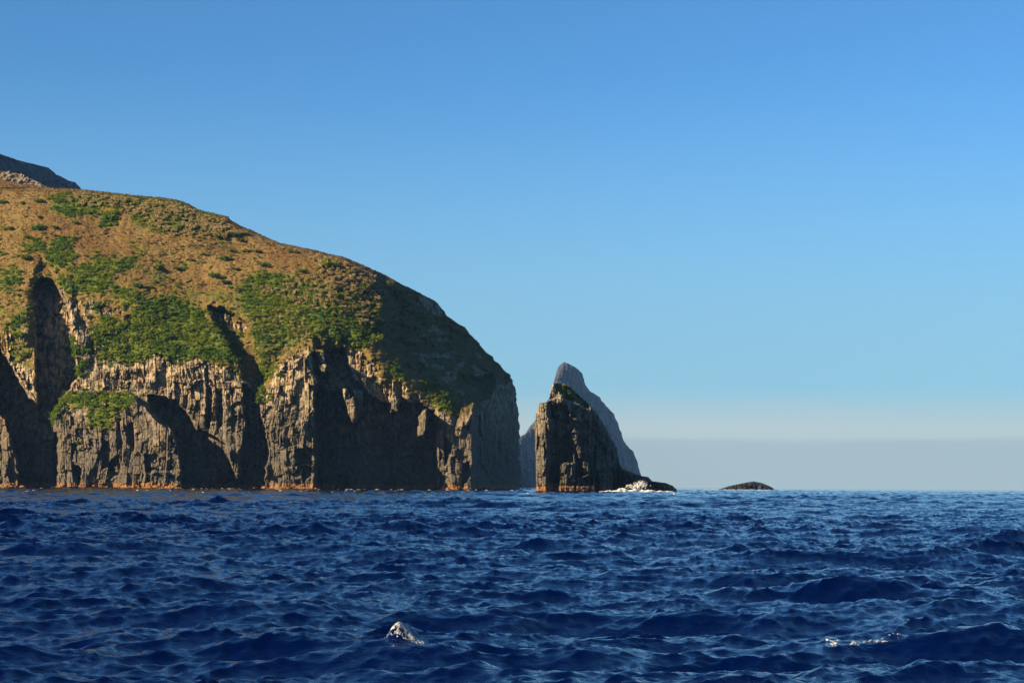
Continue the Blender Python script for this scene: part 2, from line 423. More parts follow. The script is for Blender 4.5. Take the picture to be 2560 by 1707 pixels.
def rock_relief(px, py, seed, scale=1.0):
    """jointed columns and blocks, in metres towards the back (px is about 0.25 m)"""
    wx = px + scale * (7.0 * fbm(px / 60, py / 90, seed + 1, 2) + 1.2 * fbm(px / 9, py / 12, seed + 8, 2))
    wy = py + scale * (12.0 * fbm(px / 50, py / 60, seed + 2, 2) + 1.2 * fbm(px / 9, py / 12, seed + 9, 2))
    wx = wx + 0.22 * scale * 60 * fbm(px / 110, py / 110, seed + 11, 2) + 0.10 * (py - 1100) * fbm(px / 80, py / 400, seed + 12, 2)
    R, dx, dy, e = cells(wx / (38 * scale), wy / (70 * scale), seed)
    d = (R[..., 0] - 0.5) * 4.6 + dx * (R[..., 1] - 0.45) * 6.0 + dy * (R[..., 2] - 0.7) * 5.0
    rc, hb, dx, dy, e = columns(wx, wy, 15 * scale, 34 * scale, seed + 1)
    d = d + (rc - 0.5) * 2.6 + (hb[..., 0] - 0.5) * 3.8 + dx * (hb[..., 1] - 0.42) * 3.4 + dy * (hb[..., 2] - 0.75) * 2.6 + 1.1 * np.exp(-(e / (0.9 * scale)) ** 2)
    rc, hb, dx, dy, e = columns(wx + 3.0 * hb[..., 3], wy, 5.6 * scale, 11 * scale, seed + 2)
    m = sstep(-0.1, 0.2, fbm(px / 40, py / 30, seed + 6, 3) + 0.12)
    d = d + m * ((rc - 0.5) * 1.0 + (hb[..., 0] - 0.5) * 1.6 + dx * (hb[..., 1] - 0.42) * 1.5 + dy * (hb[..., 2] - 0.75) * 1.4 + 0.5 * np.exp(-(e / (0.6 * scale)) ** 2))
    R, dx, dy, e = cells(wx / (3.6 * scale), wy / (5 * scale), seed + 3)
    return d + (R[..., 0] - 0.5) * 0.5 + dx * (R[..., 1] - 0.5) * 0.7 + 2.4 * fbm(px / 70, py / 60, seed + 4, 3)


# ---- headland
Z1 = lambda pts: [(x * 0.3189, 360 + y * 0.3189) for x, y in pts]
Z2 = lambda pts: [(x * 0.3189, 800 + y * 0.3189) for x, y in pts]
Z3 = lambda pts: [(600 + x * 0.3189, 560 + y * 0.3189) for x, y in pts]
Z4 = lambda pts: [(600 + x * 0.3189, 800 + y * 0.3189) for x, y in pts]
Z5 = lambda pts: [(1280 + x * 0.2976, 860 + y * 0.2976) for x, y in pts]

crest = [(-150, 438), (-60, 443), (0, 449), (48, 459), (112, 468), (198, 473), (271, 481), (367, 491), (395, 493), (440, 499), (472, 510), (497, 524), (542, 535),
         (571, 543), (577, 551), (606, 567), (644, 583), (698, 607), (785, 625), (823, 635), (865, 644), (912, 665), (960, 686), (999, 708), (1043, 729),
         (1085, 751), (1107, 774), (1115, 790), (1161, 818), (1190, 850), (1225, 888), (1257, 920), (1282, 949), (1290, 981), (1294, 1022), (1298, 1057),
         (1299, 1222), (1299, 1250)]
leftside = [(-160, 438), (-260, 520), (-380, 700), (-450, 900), (-470, 1250)]
sg = np.concatenate([np.linspace(0, 1, 1500) ** 1.0])
# denser inside the frame than left of it
sg = np.concatenate([np.linspace(0, 0.255, 90, endpoint=False), np.linspace(0.255, 0.985, 1330, endpoint=False), 0.985 + 0.015 * np.linspace(0, 1, 40) ** 0.8])
head = Land(leftside, crest, 438, 1250, 830, sg, 1.6, 3)
px, py = head.PX, head.PY
S = 0.246
cliff_top = np.array([(-500, 800), (0, 820), (90, 830), (150, 740), (180, 760), (205, 830), (235, 900), (330, 905), (400, 895), (560, 910), (640, 965), (668, 965), (700, 925),
                      (760, 885), (830, 872), (900, 895), (960, 950), (1030, 985), (1100, 1020), (1160, 1045), (1200, 1010), (1260, 960), (1299, 930)], float)
bc = np.interp(px, cliff_top[:, 0], cliff_top[:, 1]) + 30 * fbm(px / 34, py / 80, 21, 4)
t_raw = bc - py
bcs = np.interp(px, [-500, 0, 150, 300, 450, 600, 700, 830, 960, 1100, 1180, 1299], [800, 818, 825, 850, 875, 890, 890, 885, 940, 1005, 1030, 950])
t = softplus(bcs - py, 16.0)
front = np.array([(-500, 955), (-100, 985), (0, 990), (150, 985), (400, 985), (560, 988), (660, 994), (785, 994), (796, 1026), (900, 1028), (1085, 1046), (1094, 1040), (1130, 1034), (1178, 1038), (1190, 1080), (1299, 1230)], float)
Yc = np.interp(px + 5 * fbm(px / 25, py / 25, 31, 3), front[:, 0], front[:, 1])
Yh = np.interp(px, [-500, 0, 400, 800, 950, 1100, 1299], [965, 992, 994, 1008, 1022, 1050, 1090])
cw = sstep(-30, 50, t_raw); Yc = Yc * (1 - cw) + Yh * cw
Y = Yc + S * 0.10 * np.clip(1222 - py, 0, 330)
Y = Y + S * (0.62 * t + 0.5 * 1.25 / 400 * t * t)
xt = np.interp(py, [470, 600, 630, 645, 665, 697, 758, 847, 900, 960, 1010, 1050], [700, 760, 800, 850, 900, 935, 944, 955, 1000, 1070, 1130, 1180])
hillw = sstep(-20, 60, t_raw)
Y = Y + hillw * S * 3.6 * softplus(px - xt + 36 * fbm(px / 40, py / 26, 33, 4), 16.0) * 0.8
# recesses, as seen in the photograph: polygon, depth in metres, softness in pixels
dE = Z2([(1160, 590), (1290, 600), (1390, 650), (1500, 770), (1540, 860), (1620, 880), (1750, 960), (1800, 1100), (1850, 1240), (2060, 1290), (2060, 1340), (1420, 1340), (1420, 1170), (1400, 1000), (1350, 870), (1260, 780), (1170, 680)])
gully = [(105, 690), (134, 705), (169, 759), (179, 838), (191, 905), (195, 943), (160, 985), (130, 1039), (132, 1065), (148, 1096), (144, 1122), (145, 1262), (46, 1262), (46, 1176),
         (32, 1119), (14, 1045), (-15, 1020), (-15, 845), (32, 927), (73, 998), (94, 1010), (89, 934), (90, 841), (78, 727)]
gully_hi = Z1([(330, 900), (430, 960), (520, 1120), (560, 1300), (560, 1600), (260, 1600), (240, 1150), (300, 1000)])
D3 = Z2([(1900, 500), (2000, 560), (2030, 680), (2080, 880), (2110, 1040), (2080, 1170), (2065, 1450), (1830, 1450), (1880, 1210), (1880, 1050), (1930, 830), (1910, 650)])
D4 = [(520, 765), (560, 770), (610, 805), (657, 862), (640, 890), (668, 948), (640, 990), (612, 950), (596, 900), (560, 850)]
D5 = Z4([(600, 500), (700, 560), (870, 530), (910, 800), (980, 560), (1150, 660), (1180, 740), (1260, 640), (1440, 650), (1410, 800), (1390, 920), (1540, 950), (1550, 1160), (1640, 1240), (1700, 1480), (590, 1480), (585, 560)])
D6 = Z4([(680, 230), (820, 225), (840, 330), (870, 440), (980, 560), (820, 540), (620, 500), (520, 340), (540, 280)])
D7 = Z4([(1440, 660), (1520, 720), (1545, 830), (1530, 930), (1450, 930), (1460, 760)])
D8 = Z4([(1600, 900), (1660, 960), (1660, 1010), (1630, 1120), (1605, 1130)])
slots = [Z2([(1620, 540), (1660, 530), (1670, 640), (1640, 850), (1610, 830)]), Z2([(1690, 530), (1740, 560), (1745, 830), (1700, 900)]), Z2([(980, 830), (1050, 800), (1060, 1000), (990, 960)]),
         Z2([(850, 1120), (930, 1060), (960, 1210), (860, 1240)]), Z2([(570, 1140), (640, 1160), (630, 1290), (600, 1290)]), Z2([(1130, 1050), (1240, 1050), (1250, 1180), (1140, 1180)]),
         Z4([(430, 1010), (580, 1000), (585, 1140), (480, 1130), (430, 1140)]), Z4([(480, 1140), (590, 1140), (600, 1250), (550, 1220), (490, 1270)]), Z4([(1740, 1130), (1800, 1110), (1810, 1230), (1750, 1290)]),
         Z4([(520, 840), (560, 800), (590, 900), (590, 960)]), Z4([(680, 1170), (705, 1170), (705, 1330), (682, 1330)])]
wx = px + 5 * fbm(px / 14, py / 14, 41, 3); wy = py + 7 * fbm(px / 14, py / 18, 43, 3)
carve = np.zeros(px.shape)
for poly, dep, ed in ((gully, 32, 3), (gully_hi, 6, 14), (dE, 22, 2.5), (D3, 18, 2.5), (D4, 14, 5), (D5, 26, 2.5), (D6, 17, 4), (D7, 15, 2), (D8, 9, 2)):
    carve = np.maximum(carve, dep * soft_poly(wx, wy, poly, ed))
for poly in slots: carve = carve + 6 * soft_poly(wx, wy, poly, 1.5) * (carve < 4)
# proud masses: lower promontory and its rubble apron, column tower
prom = [(145, 1262), (150, 1100), (133, 1060), (150, 1000), (195, 975), (320, 975), (350, 1005), (400, 1058), (432, 1075), (450, 1120), (455, 1262)]
Y = Y + carve - 12 * soft_poly(wx, wy, prom, 3) * sstep(962, 1045, py + 0.12 * (px - 240)) - 4 * soft_poly(wx, wy, [(555, 950), (612, 955), (618, 1065), (602, 1190), (585, 1190), (560, 1100)], 3)
Y = Y - 14 * soft_poly(wx, wy, [(360, 1182), (455, 1178), (540, 1172), (545, 1195), (530, 1262), (350, 1262)], 3) - 8 * soft_poly(wx, wy, Z4([(560, 1200), (640, 1215), (750, 1220), (750, 1500), (560, 1500)]), 3)
# single ribs standing out of the dark recesses
for poly, yy in ((Z4([(800, 540), (845, 545), (860, 610), (890, 595), (902, 660), (908, 790), (885, 805), (850, 745), (820, 640)]), 1006), (Z4([(585, 222), (668, 235), (672, 335), (618, 350)]), 1008),
                 (Z4([(615, 345), (682, 348), (676, 420), (628, 412)]), 1003), (Z4([(515, 265), (560, 275), (575, 430), (528, 410)]), 1005), (Z4([(1190, 560), (1245, 600), (1230, 720), (1190, 690)]), 1024),
                 (Z4([(1395, 760), (1460, 690), (1450, 910), (1400, 920)]), 1022)):
    m_ = soft_poly(wx, wy, poly, 2); Y = Y * (1 - m_) + np.minimum(Y, yy + 0.012 * np.clip(1222 - py, 0, 400) + 0.25 * S * (py - 1000) * -0.3) * m_
# cover masks
veg = sstep(-10, 14, t_raw + 16 * fbm(px / 13, py / 13, 51, 3))
rocky = [[(170, 760), (215, 745), (320, 780), (345, 800), (300, 840), (240, 895), (195, 905), (175, 840)], Z3([(1300, 540), (1400, 520), (1530, 590), (1620, 720), (1540, 720), (1380, 650)]),
         Z4([(800, 215), (930, 240), (1020, 310), (1080, 400), (1020, 440), (880, 350)]), Z3([(1330, 1000), (1640, 1010), (1650, 1180), (1450, 1120)]), Z1([(1540, 1280), (1700, 1290), (1960, 1440), (1980, 1500), (1800, 1440)])]
for poly in rocky: veg = veg * (1 - 0.75 * soft_poly(wx, wy, poly, 10) * sstep(-0.25, 0.15, fbm(px / 18, py / 18, 53, 3)))
promtop = Z2([(490, 620), (610, 565), (1000, 565), (1010, 640), (900, 760), (880, 840), (700, 850), (690, 700), (560, 700)])
ribveg = [(-40, 690), (80, 700), (88, 860), (85, 930), (40, 920), (-40, 840)]
for poly, a in ((promtop, 0.95), (ribveg, 0.6)): veg = np.maximum(veg, a * soft_poly(wx, wy, poly, 6) * sstep(-0.5, 0.0, fbm(px / 15, py / 15, 57, 3) + 0.1))
veg = veg * (1 - soft_poly(wx, wy, gully, 4))
rel = rock_relief(px, py, 3)
rockw = 1 - sstep(0.35, 0.75, veg)
smoothw = 0.3 + 0.7 * sstep(-0.15, 0.2, fbm(px / 70, py / 50, 61, 3) + 0.12)
Y = Y + rel * (rockw * smoothw * 0.95 + 0.05)
Y = Y + (1 - rockw) * (5 * fbm(px / 150, py / 110, 71, 2) + 2.0 * fbm(px / 34, py / 15, 73, 3) + 1.0 * fbm(px / 9, py / 4, 75, 3))
fl_ = hillw * sstep(0, 60, px - xt)
Y = Y + fl_ * (7.0 * fbm(px / 30, py / 24, 77, 4) + 1.5 * np.abs(fbm(px / 9, py / 9, 79, 3)))
veg = veg * (1 - 0.55 * fl_ * sstep(0.2, 0.4, fbm(px / 22, py / 22, 80, 4)))
er, el = head.edge()
u = np.clip(1 - er / 26, 0, 1); Y = Y + 20 * (1 - np.sqrt(1 - u * u * 0.995))
# greener ground inside the thickets
PATCH = [Z1([(400, 400), (580, 385), (900, 420), (1240, 425), (1480, 480), (1640, 545), (1720, 620), (1650, 690), (1290, 690), (1100, 640), (1000, 540), (800, 500), (760, 560), (460, 560), (420, 500)]),
         Z1([(790, 560), (900, 540), (920, 620), (830, 660), (780, 640)]),
         Z1([(380, 770), (470, 740), (560, 745), (570, 900), (520, 980), (400, 990), (370, 850)]),
         Z1([(620, 960), (800, 890), (1060, 905), (1070, 930), (900, 1000), (860, 1080), (980, 1130), (1070, 1200), (1000, 1270), (880, 1160), (700, 1160), (540, 1150), (470, 1080), (560, 960)]),
         [(229, 815), (287, 810), (319, 802), (351, 748), (430, 743), (478, 765), (526, 800), (574, 832), (600, 850), (600, 905), (542, 903), (478, 900), (399, 893), (319, 912), (277, 918), (242, 896), (229, 857)],
         Z3([(0, 480), (100, 400), (300, 380), (480, 420), (600, 440), (850, 480), (1040, 440), (1090, 600), (1100, 800), (1110, 900), (900, 980), (700, 880), (480, 920), (300, 1000), (290, 1200), (190, 1230), (150, 980), (110, 820), (20, 650)]),
         promtop, Z2([(400, 740), (480, 620), (600, 560), (610, 620), (520, 680), (430, 800)]), Z2([(2000, 520), (2060, 500), (2110, 560), (2130, 640), (2030, 660)]),
         Z1([(0, 1000), (100, 960), (160, 1010), (120, 1120), (0, 1140)]), Z1([(60, 1350), (180, 1290), (180, 1420), (80, 1450)]), Z2([(540, 130), (600, 180), (620, 290), (690, 360), (680, 440), (610, 430), (590, 310), (540, 260)]),
         Z3([(1140, 1120), (1230, 1080), (1290, 1190), (1180, 1210)]), Z3([(1420, 1230), (1500, 1260), (1580, 1330), (1700, 1420), (1680, 1490), (1540, 1420)]),
         Z1([(180, 780), (300, 760), (320, 810), (230, 830)]), Z1([(700, 1250), (790, 1230), (790, 1310), (720, 1320)]), Z1([(800, 1350), (880, 1340), (880, 1420), (820, 1420)])]
green = np.zeros(px.shape)
wgx = px + 22 * fbm(px / 26, py / 22, 91, 4); wgy = py + 14 * fbm(px / 26, py / 22, 93, 4)
for poly in PATCH: green = np.maximum(green, 0.9 * soft_poly(wgx, wgy, poly, 14))
green = np.maximum(green, 0.5 * (1 + fbm(px / 25, py / 20, 83, 3)) * hillw * sstep(10, 60, px - xt))  # dark green cover on the flank, its shade partly put into the colour
green = np.maximum(green, 0.55 * sstep(0.1, 0.4, fbm(px / 60, py / 40, 81, 3)) * sstep(560, 660, py) * (px < 640))
head_obj = head.build('headland', Y, MAT_CLIFF, {'veg': veg, 'green': green}, False, 0.8)
tag(head_obj, 'large rounded headland with sunlit brown grass slopes above dark jointed sea cliffs', 'headland', kind='structure')
head.N = head.normals()

# ---- hazy mountain far behind the sea stack
mr = Z5([(440, 150), (500, 175), (560, 215), (595, 250), (605, 300), (620, 350), (660, 400), (690, 412), (740, 450), (790, 520), (850, 580), (885, 650), (910, 720), (930, 790), (980, 870), (1020, 900), (1055, 980), (1060, 1030), (1082, 1095), (1110, 1300)])
ml = Z5([(438, 150), (395, 180), (370, 250), (345, 330), (310, 455), (250, 560), (190, 645), (150, 690), (110, 750), (62, 780), (-60, 860), (-160, 960), (-260, 1300)])
mt = Land(ml, mr, 904.6, 1240, 260, np.linspace(0, 1, 300), 1.5, 9)
px, py = mt.PX, mt.PY
er, el = mt.edge(4)
u = np.clip(1 - er / 130, 0, 1); v = np.clip(1 - el / 80, 0, 1)
D = 5200.0
Y = D - (py - 904) * 1.2 * 0.9 + 220 * (1 - np.sqrt(1 - u * u * .995)) + 260 * (1 - np.sqrt(1 - v * v * .995)) + 6.0 * (px - 1411)
Y = Y + 60 * fbm(px / 45, py / 60, 3, 4) + 9.0 * rock_relief(px, py, 13, 0.55)
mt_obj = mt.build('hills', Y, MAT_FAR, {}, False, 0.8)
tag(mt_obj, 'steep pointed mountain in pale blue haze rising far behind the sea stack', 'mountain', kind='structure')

# ---- shaded rocky summit behind the grass slope, top left
sr = [(-20, 375), (0, 385), (45, 401), (89, 411), (121, 419), (140, 436), (166, 448), (172, 452), (188, 456), (198, 465), (200, 478), (205, 520)]
sl = [(-30, 375), (-120, 400), (-240, 520)]
sm = Land(sl, sr, 374, 520, 150, np.linspace(0, 1, 260), 2.6, 6, 7)
px, py = sm.PX, sm.PY
er, el = sm.edge(3)
u = np.clip(1 - er / 90, 0, 1)
Y = 1500 + (520 - py) * 0.2 + 3.2 * (px + 100) * .37 * 2.2 + 60 * (1 - np.sqrt(1 - u * u * .995)) + 2.2 * rock_relief(px, py, 17, 0.7) + 10 * fbm(px / 40, py / 30, 7, 3)
sm_obj = sm.build('summit', Y, MAT_FAR, {}, False, 0.8)
tag(sm_obj, 'dark shaded rocky summit behind the top left of the grass slope', 'hill', kind='structure')

# ---- sea stack
str_ = Z5([(400, 328), (430, 330), (480, 350), (540, 410), (600, 470), (700, 560), (760, 650), (830, 780), (880, 870), (905, 1000), (925, 1045), (960, 1060), (1080, 1105), (1150, 1115), (1172, 1150), (1290, 1165), (1350, 1190), (1380, 1215), (1400, 1300)])
stl = Z5([(340, 328), (330, 370), (318, 410), (308, 488), (232, 496), (222, 530), (200, 572), (202, 600), (188, 700), (195, 880), (200, 1000), (205, 1235), (205, 1300)])
sk = Land(stl, str_, 957.8, 1247, 420, np.linspace(0, 1, 520), 1.7, 4, 5)
px, py = sk.PX, sk.PY
qx = (px - 1280) / 0.2976; qy = (py - 860) / 0.2976      # pixels of the enlarged detail the polygons were read from
Ys = np.interp(qx + 10 * fbm(px / 9, py / 12, 5, 3), [185, 200, 285, 296, 320, 365, 480, 600, 740, 900, 1000, 1400], [791, 788, 785, 787, 796, 799, 803, 809, 820, 842, 856, 880])
Y = Ys + 0.20 * 0.2 * (1227 - py) + 0.5 * np.clip(1010 - py, 0, 60) * 0.3
apron = sstep(1010, 1075, qy + 0.10 * (850 - np.clip(qx, 200, 1300)))
Y = Y + np.where(qx > 880, -22 * sstep(880, 960, qx), 0) * 1.0
def bl(pts, e=8): return soft_poly(qx + 10 * fbm(px / 7, py / 7, 15, 3), qy + 12 * fbm(px / 7, py / 9, 17, 3), pts, e)
Y = Y - 13 * bl([(400, 1000), (530, 992), (535, 1150), (520, 1400), (400, 1400)]) - 13 * bl([(590, 985), (640, 985), (650, 1110), (600, 1120)]) \
      - 12 * bl([(540, 1110), (700, 1100), (700, 1400), (540, 1400)]) - 14 * bl([(730, 1090), (840, 1085), (845, 1400), (720, 1400)]) \
      - 9 * bl([(200, 1165), (340, 1175), (420, 1190), (700, 1195), (740, 1400), (200, 1400)]) - 12 * bl([(485, 760), (520, 705), (545, 730), (550, 830), (580, 870), (582, 960), (560, 960), (540, 860)]) \
      - 7 * bl([(510, 830), (535, 830), (535, 990), (512, 990)]) - 8 * bl([(295, 610), (335, 620), (358, 680), (345, 730), (320, 750), (300, 700)]) - 6 * bl([(340, 575), (400, 580), (435, 620), (380, 640)]) \
      - 8 * bl([(310, 470), (420, 430), (440, 450), (440, 510), (340, 510)]) - 7 * bl([(445, 500), (475, 500), (500, 560), (490, 620), (470, 560)]) - 5 * bl([(500, 620), (590, 630), (590, 660), (520, 650)])
Y = Y + 3 * bl([(270, 820), (282, 820), (290, 900), (272, 970)], 4)
caps = bl([(345, 345), (430, 335), (500, 370), (620, 480), (640, 540), (560, 500), (440, 460), (410, 420)], 14)
Y = Y + caps * np.clip(qx - 370, 0, 400) * 0.0586 * 1.5
Y = Y + rock_relief(px, py, 23, 0.85) * np.where(qx < 300, 0.55, 0.9)
er, el = sk.edge(3)
u = np.clip(1 - er / 14, 0, 1); v = np.clip(1 - el / 5, 0, 1)
Y = Y + 9 * (1 - np.sqrt(1 - u * u * .995)) + 3 * (1 - np.sqrt(1 - v * v * .995))
stack = thing('sea_stack', tuple(at(1440, 1228, 800.0)), 'steep sea stack with sunlit left face and grassy cap in front of the hazy mountain', 'sea stack')
st_obj = sk.build('rock_body', Y, MAT_STACK, {'veg': caps * 0.8, 'green': caps}, False, 0.8)
st_obj.parent = stack; st_obj.matrix_parent_inverse = Matrix.Translation(-stack.location)
sk.N = sk.normals()

# ---- low islet on the right
ir = Z5([(2030, 1152), (2100, 1165), (2160, 1190), (2197, 1210), (2230, 1260)])
il = Z5([(2028, 1152), (1950, 1165), (1850, 1185), (1780, 1205), (1700, 1235), (1690, 1260)])
isl = Land(il, ir, 1202.8, 1232, 60, np.linspace(0, 1, 200), 0.7, 8, 3)
px, py = isl.PX, isl.PY
er, el = isl.edge(2)
u = np.clip(1 - np.minimum(er, el) / 16, 0, 1)
Y = 1900 - (py - 1202) * 0.47 * 0.7 + 18 * (1 - np.sqrt(1 - u * u * .995)) + 0.5 * (px - 1870) + 2.6 * rock_relief(px, py, 29, 0.6) * 0.6
is_obj = isl.build('islet', Y, MAT_DARKROCK, {}, False, 1.0)
tag(is_obj, 'low dark rocky islet alone on the horizon right of the sea stack', 'islet')


# ------------------------------------------------------------------ plants
def leaf_cloud(n, rad, height, size, g, lobes=7):
    """a bush of small leaf faces spread over several lobes"""
    c = np.stack([g.normal(0, 0.45, lobes) * rad, g.normal(0, 0.45, lobes) * rad, g.uniform(0.15, 0.6, lobes) * height], -1)
    r = g.uniform(0.35, 0.6, lobes) * min(rad, height)
    k = g.integers(0, lobes, n)
    d = g.normal(size=(n, 3)); d /= np.linalg.norm(d, axis=1, keepdims=True)
    p = c[k] + d * (r[k] * g.uniform(0.6, 1.05, n) ** 0.5)[:, None]
    p[:, 2] = np.abs(p[:, 2])
    nn = d + g.normal(0, 0.5, (n, 3)); nn /= np.linalg.norm(nn, axis=1, keepdims=True)
    a = np.cross(nn, g.normal(size=(n, 3))); a /= np.linalg.norm(a, axis=1, keepdims=True); b = np.cross(nn, a)
    s = (size * g.uniform(0.6, 1.3, n))[:, None]
    V = np.stack([p + a * s, p + b * s * 0.6, p - a * s, p - b * s * 0.6], 1)
    return V      # n,4,3

def tuft(n, rad, height, g, w=0.16):
    ang = g.uniform(0, 2 * np.pi, n); out = np.stack([np.cos(ang), np.sin(ang), 0 * ang], -1)
    side = np.stack([-np.sin(ang), np.cos(ang), 0 * ang], -1)
    base = out * (g.uniform(0, 0.35, n) * rad)[:, None]
    lean = g.uniform(0.3, 1.0, n)[:, None] * rad
    hh = (height * g.uniform(0.6, 1.1, n))[:, None] * np.array([0, 0, 1.0])
    m = base + out * lean * 0.45 + hh * 0.8; tip = base + out * lean + hh * g.uniform(0.55, 1.0, n)[:, None]
    return np.stack([base - side * w, m - side * w, tip, m + side * w], 1)

def scatter(land, mask, n, g):
    w = mask.ravel().astype(float)
    # weight with the true area of the skin
    du = np.linalg.norm(np.gradient(land.P, axis=1), axis=-1); dv = np.linalg.norm(np.gradient(land.P, axis=0), axis=-1)
    w = w * np.minimum(du * dv, 0.6).ravel(); w /= w.sum()
    i = g.choice(len(w), n, p=w)
    return land.P.reshape(-1, 3)[i], i

def merge_plants(name, protos, pos, scale, tintv, mat, g, parent=None, flat=None):
    Vs = []; Ts = []
    for k in range(len(protos)):
        sel = np.where(np.arange(len(pos)) % len(protos) == k)[0]
        if not len(sel): continue
        a = g.uniform(0, 2 * np.pi, len(sel)); ca, sa = np.cos(a), np.sin(a); pr = protos[k]
        s = scale[sel][:, None, None]
        x = (pr[None, ..., 0] * ca[:, None, None] - pr[None, ..., 1] * sa[:, None, None]) * s
        y = (pr[None, ..., 0] * sa[:, None, None] + pr[None, ..., 1] * ca[:, None, None]) * s
        z = pr[None, ..., 2] * s
        V = np.stack([x, y, z], -1) + pos[sel][:, None, None, :]
        Vs.append(V.reshape(-1, 3)); Ts.append(np.repeat(tintv[sel], pr.shape[0] * 4))
    V = np.concatenate(Vs); T = np.concatenate(Ts)
    Q = np.arange(len(V)).reshape(-1, 4)
    return link(name, mesh_np(name, V, Q, mat, False, {'tint': T}), parent)

g = np.random.default_rng(3)
er, el = head.edge()
px, py = head.PX, head.PY
Nz = head.N[..., 2]
wxx = px + 22 * fbm(px / 26, py / 22, 91, 4); wyy = py + 14 * fbm(px / 26, py / 22, 93, 4)
mask = np.zeros(px.shape)
dens = [0.55, 1, 1, 0.9, 1, 0.75, 0.8, 1, 1, 1, .8, 1, .8, 1, 1, 1, 1]
for poly, dn in zip(PATCH, dens): mask = np.maximum(mask, dn * soft_poly(wxx, wyy, poly, 11))
mask = np.maximum(mask, 0.16 * veg * sstep(0.05, 0.35, fbm(px / 22, py / 14, 96, 3)) * sstep(540, 640, py) * sstep(720, 520, px))
gap = fbm(px / 16, py / 11, 95, 3)
shrub_protos = [leaf_cloud(150, 1.5, 1.35, 0.32, g) for _ in range(8)]
p, i = scatter(head, mask * (0.4 + 0.6 * sstep(-0.25, 0.05, gap)) * (er > 5), 7200, g)
tn = np.clip(0.5 + 1.9 * fbm(px.ravel()[i] / 45, py.ravel()[i] / 30, 97, 3) + g.normal(0, 0.12, len(i)), 0, 1)
o = merge_plants('shrub_thicket', shrub_protos, p - [0, 0, 0.3], g.uniform(0.6, 1.25, len(i)), tn, MAT_SHRUB, g)
tag(o, 'dense low green shrubs covering parts of the headland slope and cliff ledges', 'shrubs', kind='stuff')
# pale tussocks, mostly among the shrubs near the shoulder of the hill
tm = 0.9 * soft_poly(wxx, wyy, Z1([(540, 400), (900, 410), (1240, 420), (1500, 475), (1760, 620), (1960, 730), (1700, 740), (1300, 700), (1000, 560), (700, 470), (540, 520)]), 6)
tm = np.maximum(tm, 0.9 * soft_poly(wxx, wyy, Z3([(300, 160), (600, 220), (780, 300), (1040, 420), (1100, 620), (1110, 880), (900, 760), (600, 660), (330, 620), (150, 500), (350, 440), (600, 400), (560, 260)]), 8))
tm = np.maximum(tm, 0.35 * soft_poly(wxx, wyy, Z3([(80, 700), (500, 700), (560, 900), (250, 1200), (160, 1000)]), 8))
tuss_protos = [np.concatenate([tuft(46, 1.1, 1.3, g, 0.13)]) for _ in range(6)]
p, i = scatter(head, tm * sstep(-0.3, 0.2, fbm(px / 9, py / 6, 99, 2) + .05) * (er > 14), 1700, g)
o = merge_plants('tussock_grass', tuss_protos, p + [0, -0.3, 0.4], g.uniform(0.9, 1.9, len(i)), g.random(len(i)), MAT_TUSSOCK, g)
tag(o, 'pale straw coloured tussocks among the shrubs on the shoulder of the headland', 'tussock grass', kind='stuff')
gm = (veg > 0.5) * (1 - 0.8 * np.clip(mask, 0, 1))
grass_protos = [tuft(14, 0.5, 0.5, g, 0.10) for _ in range(8)]
p, i = scatter(head, gm * (0.3 + 0.7 * sstep(-0.3, 0.2, fbm(px / 7, py / 4, 101, 2))), 26000, g)
tn = np.clip(0.5 + 1.2 * fbm(px.ravel()[i] / 45, py.ravel()[i] / 30, 103, 3) + g.normal(0, 0.2, len(i)), 0, 1)
o = merge_plants('dry_grass', grass_protos, p - [0, 0, 0.05], g.uniform(0.6, 1.3, len(i)), tn, MAT_GRASS, g)
tag(o, 'dry brown grass growing over the headland slope', 'grass', kind='stuff')

# ---- cap of grass and shrubs on the sea stack
p, i = scatter(sk, caps * (sk.PX > 0), 90, g)
o = merge_plants('grass_cap', [leaf_cloud(60, 1.2, 0.8, 0.35, g) for _ in range(4)], p - [0, 0, 0.3], g.uniform(0.4, 0.9, len(i)), 0.3 * g.random(len(i)), MAT_BUSH, g)
o.parent = stack; o.matrix_parent_inverse = Matrix.Translation(-stack.location)


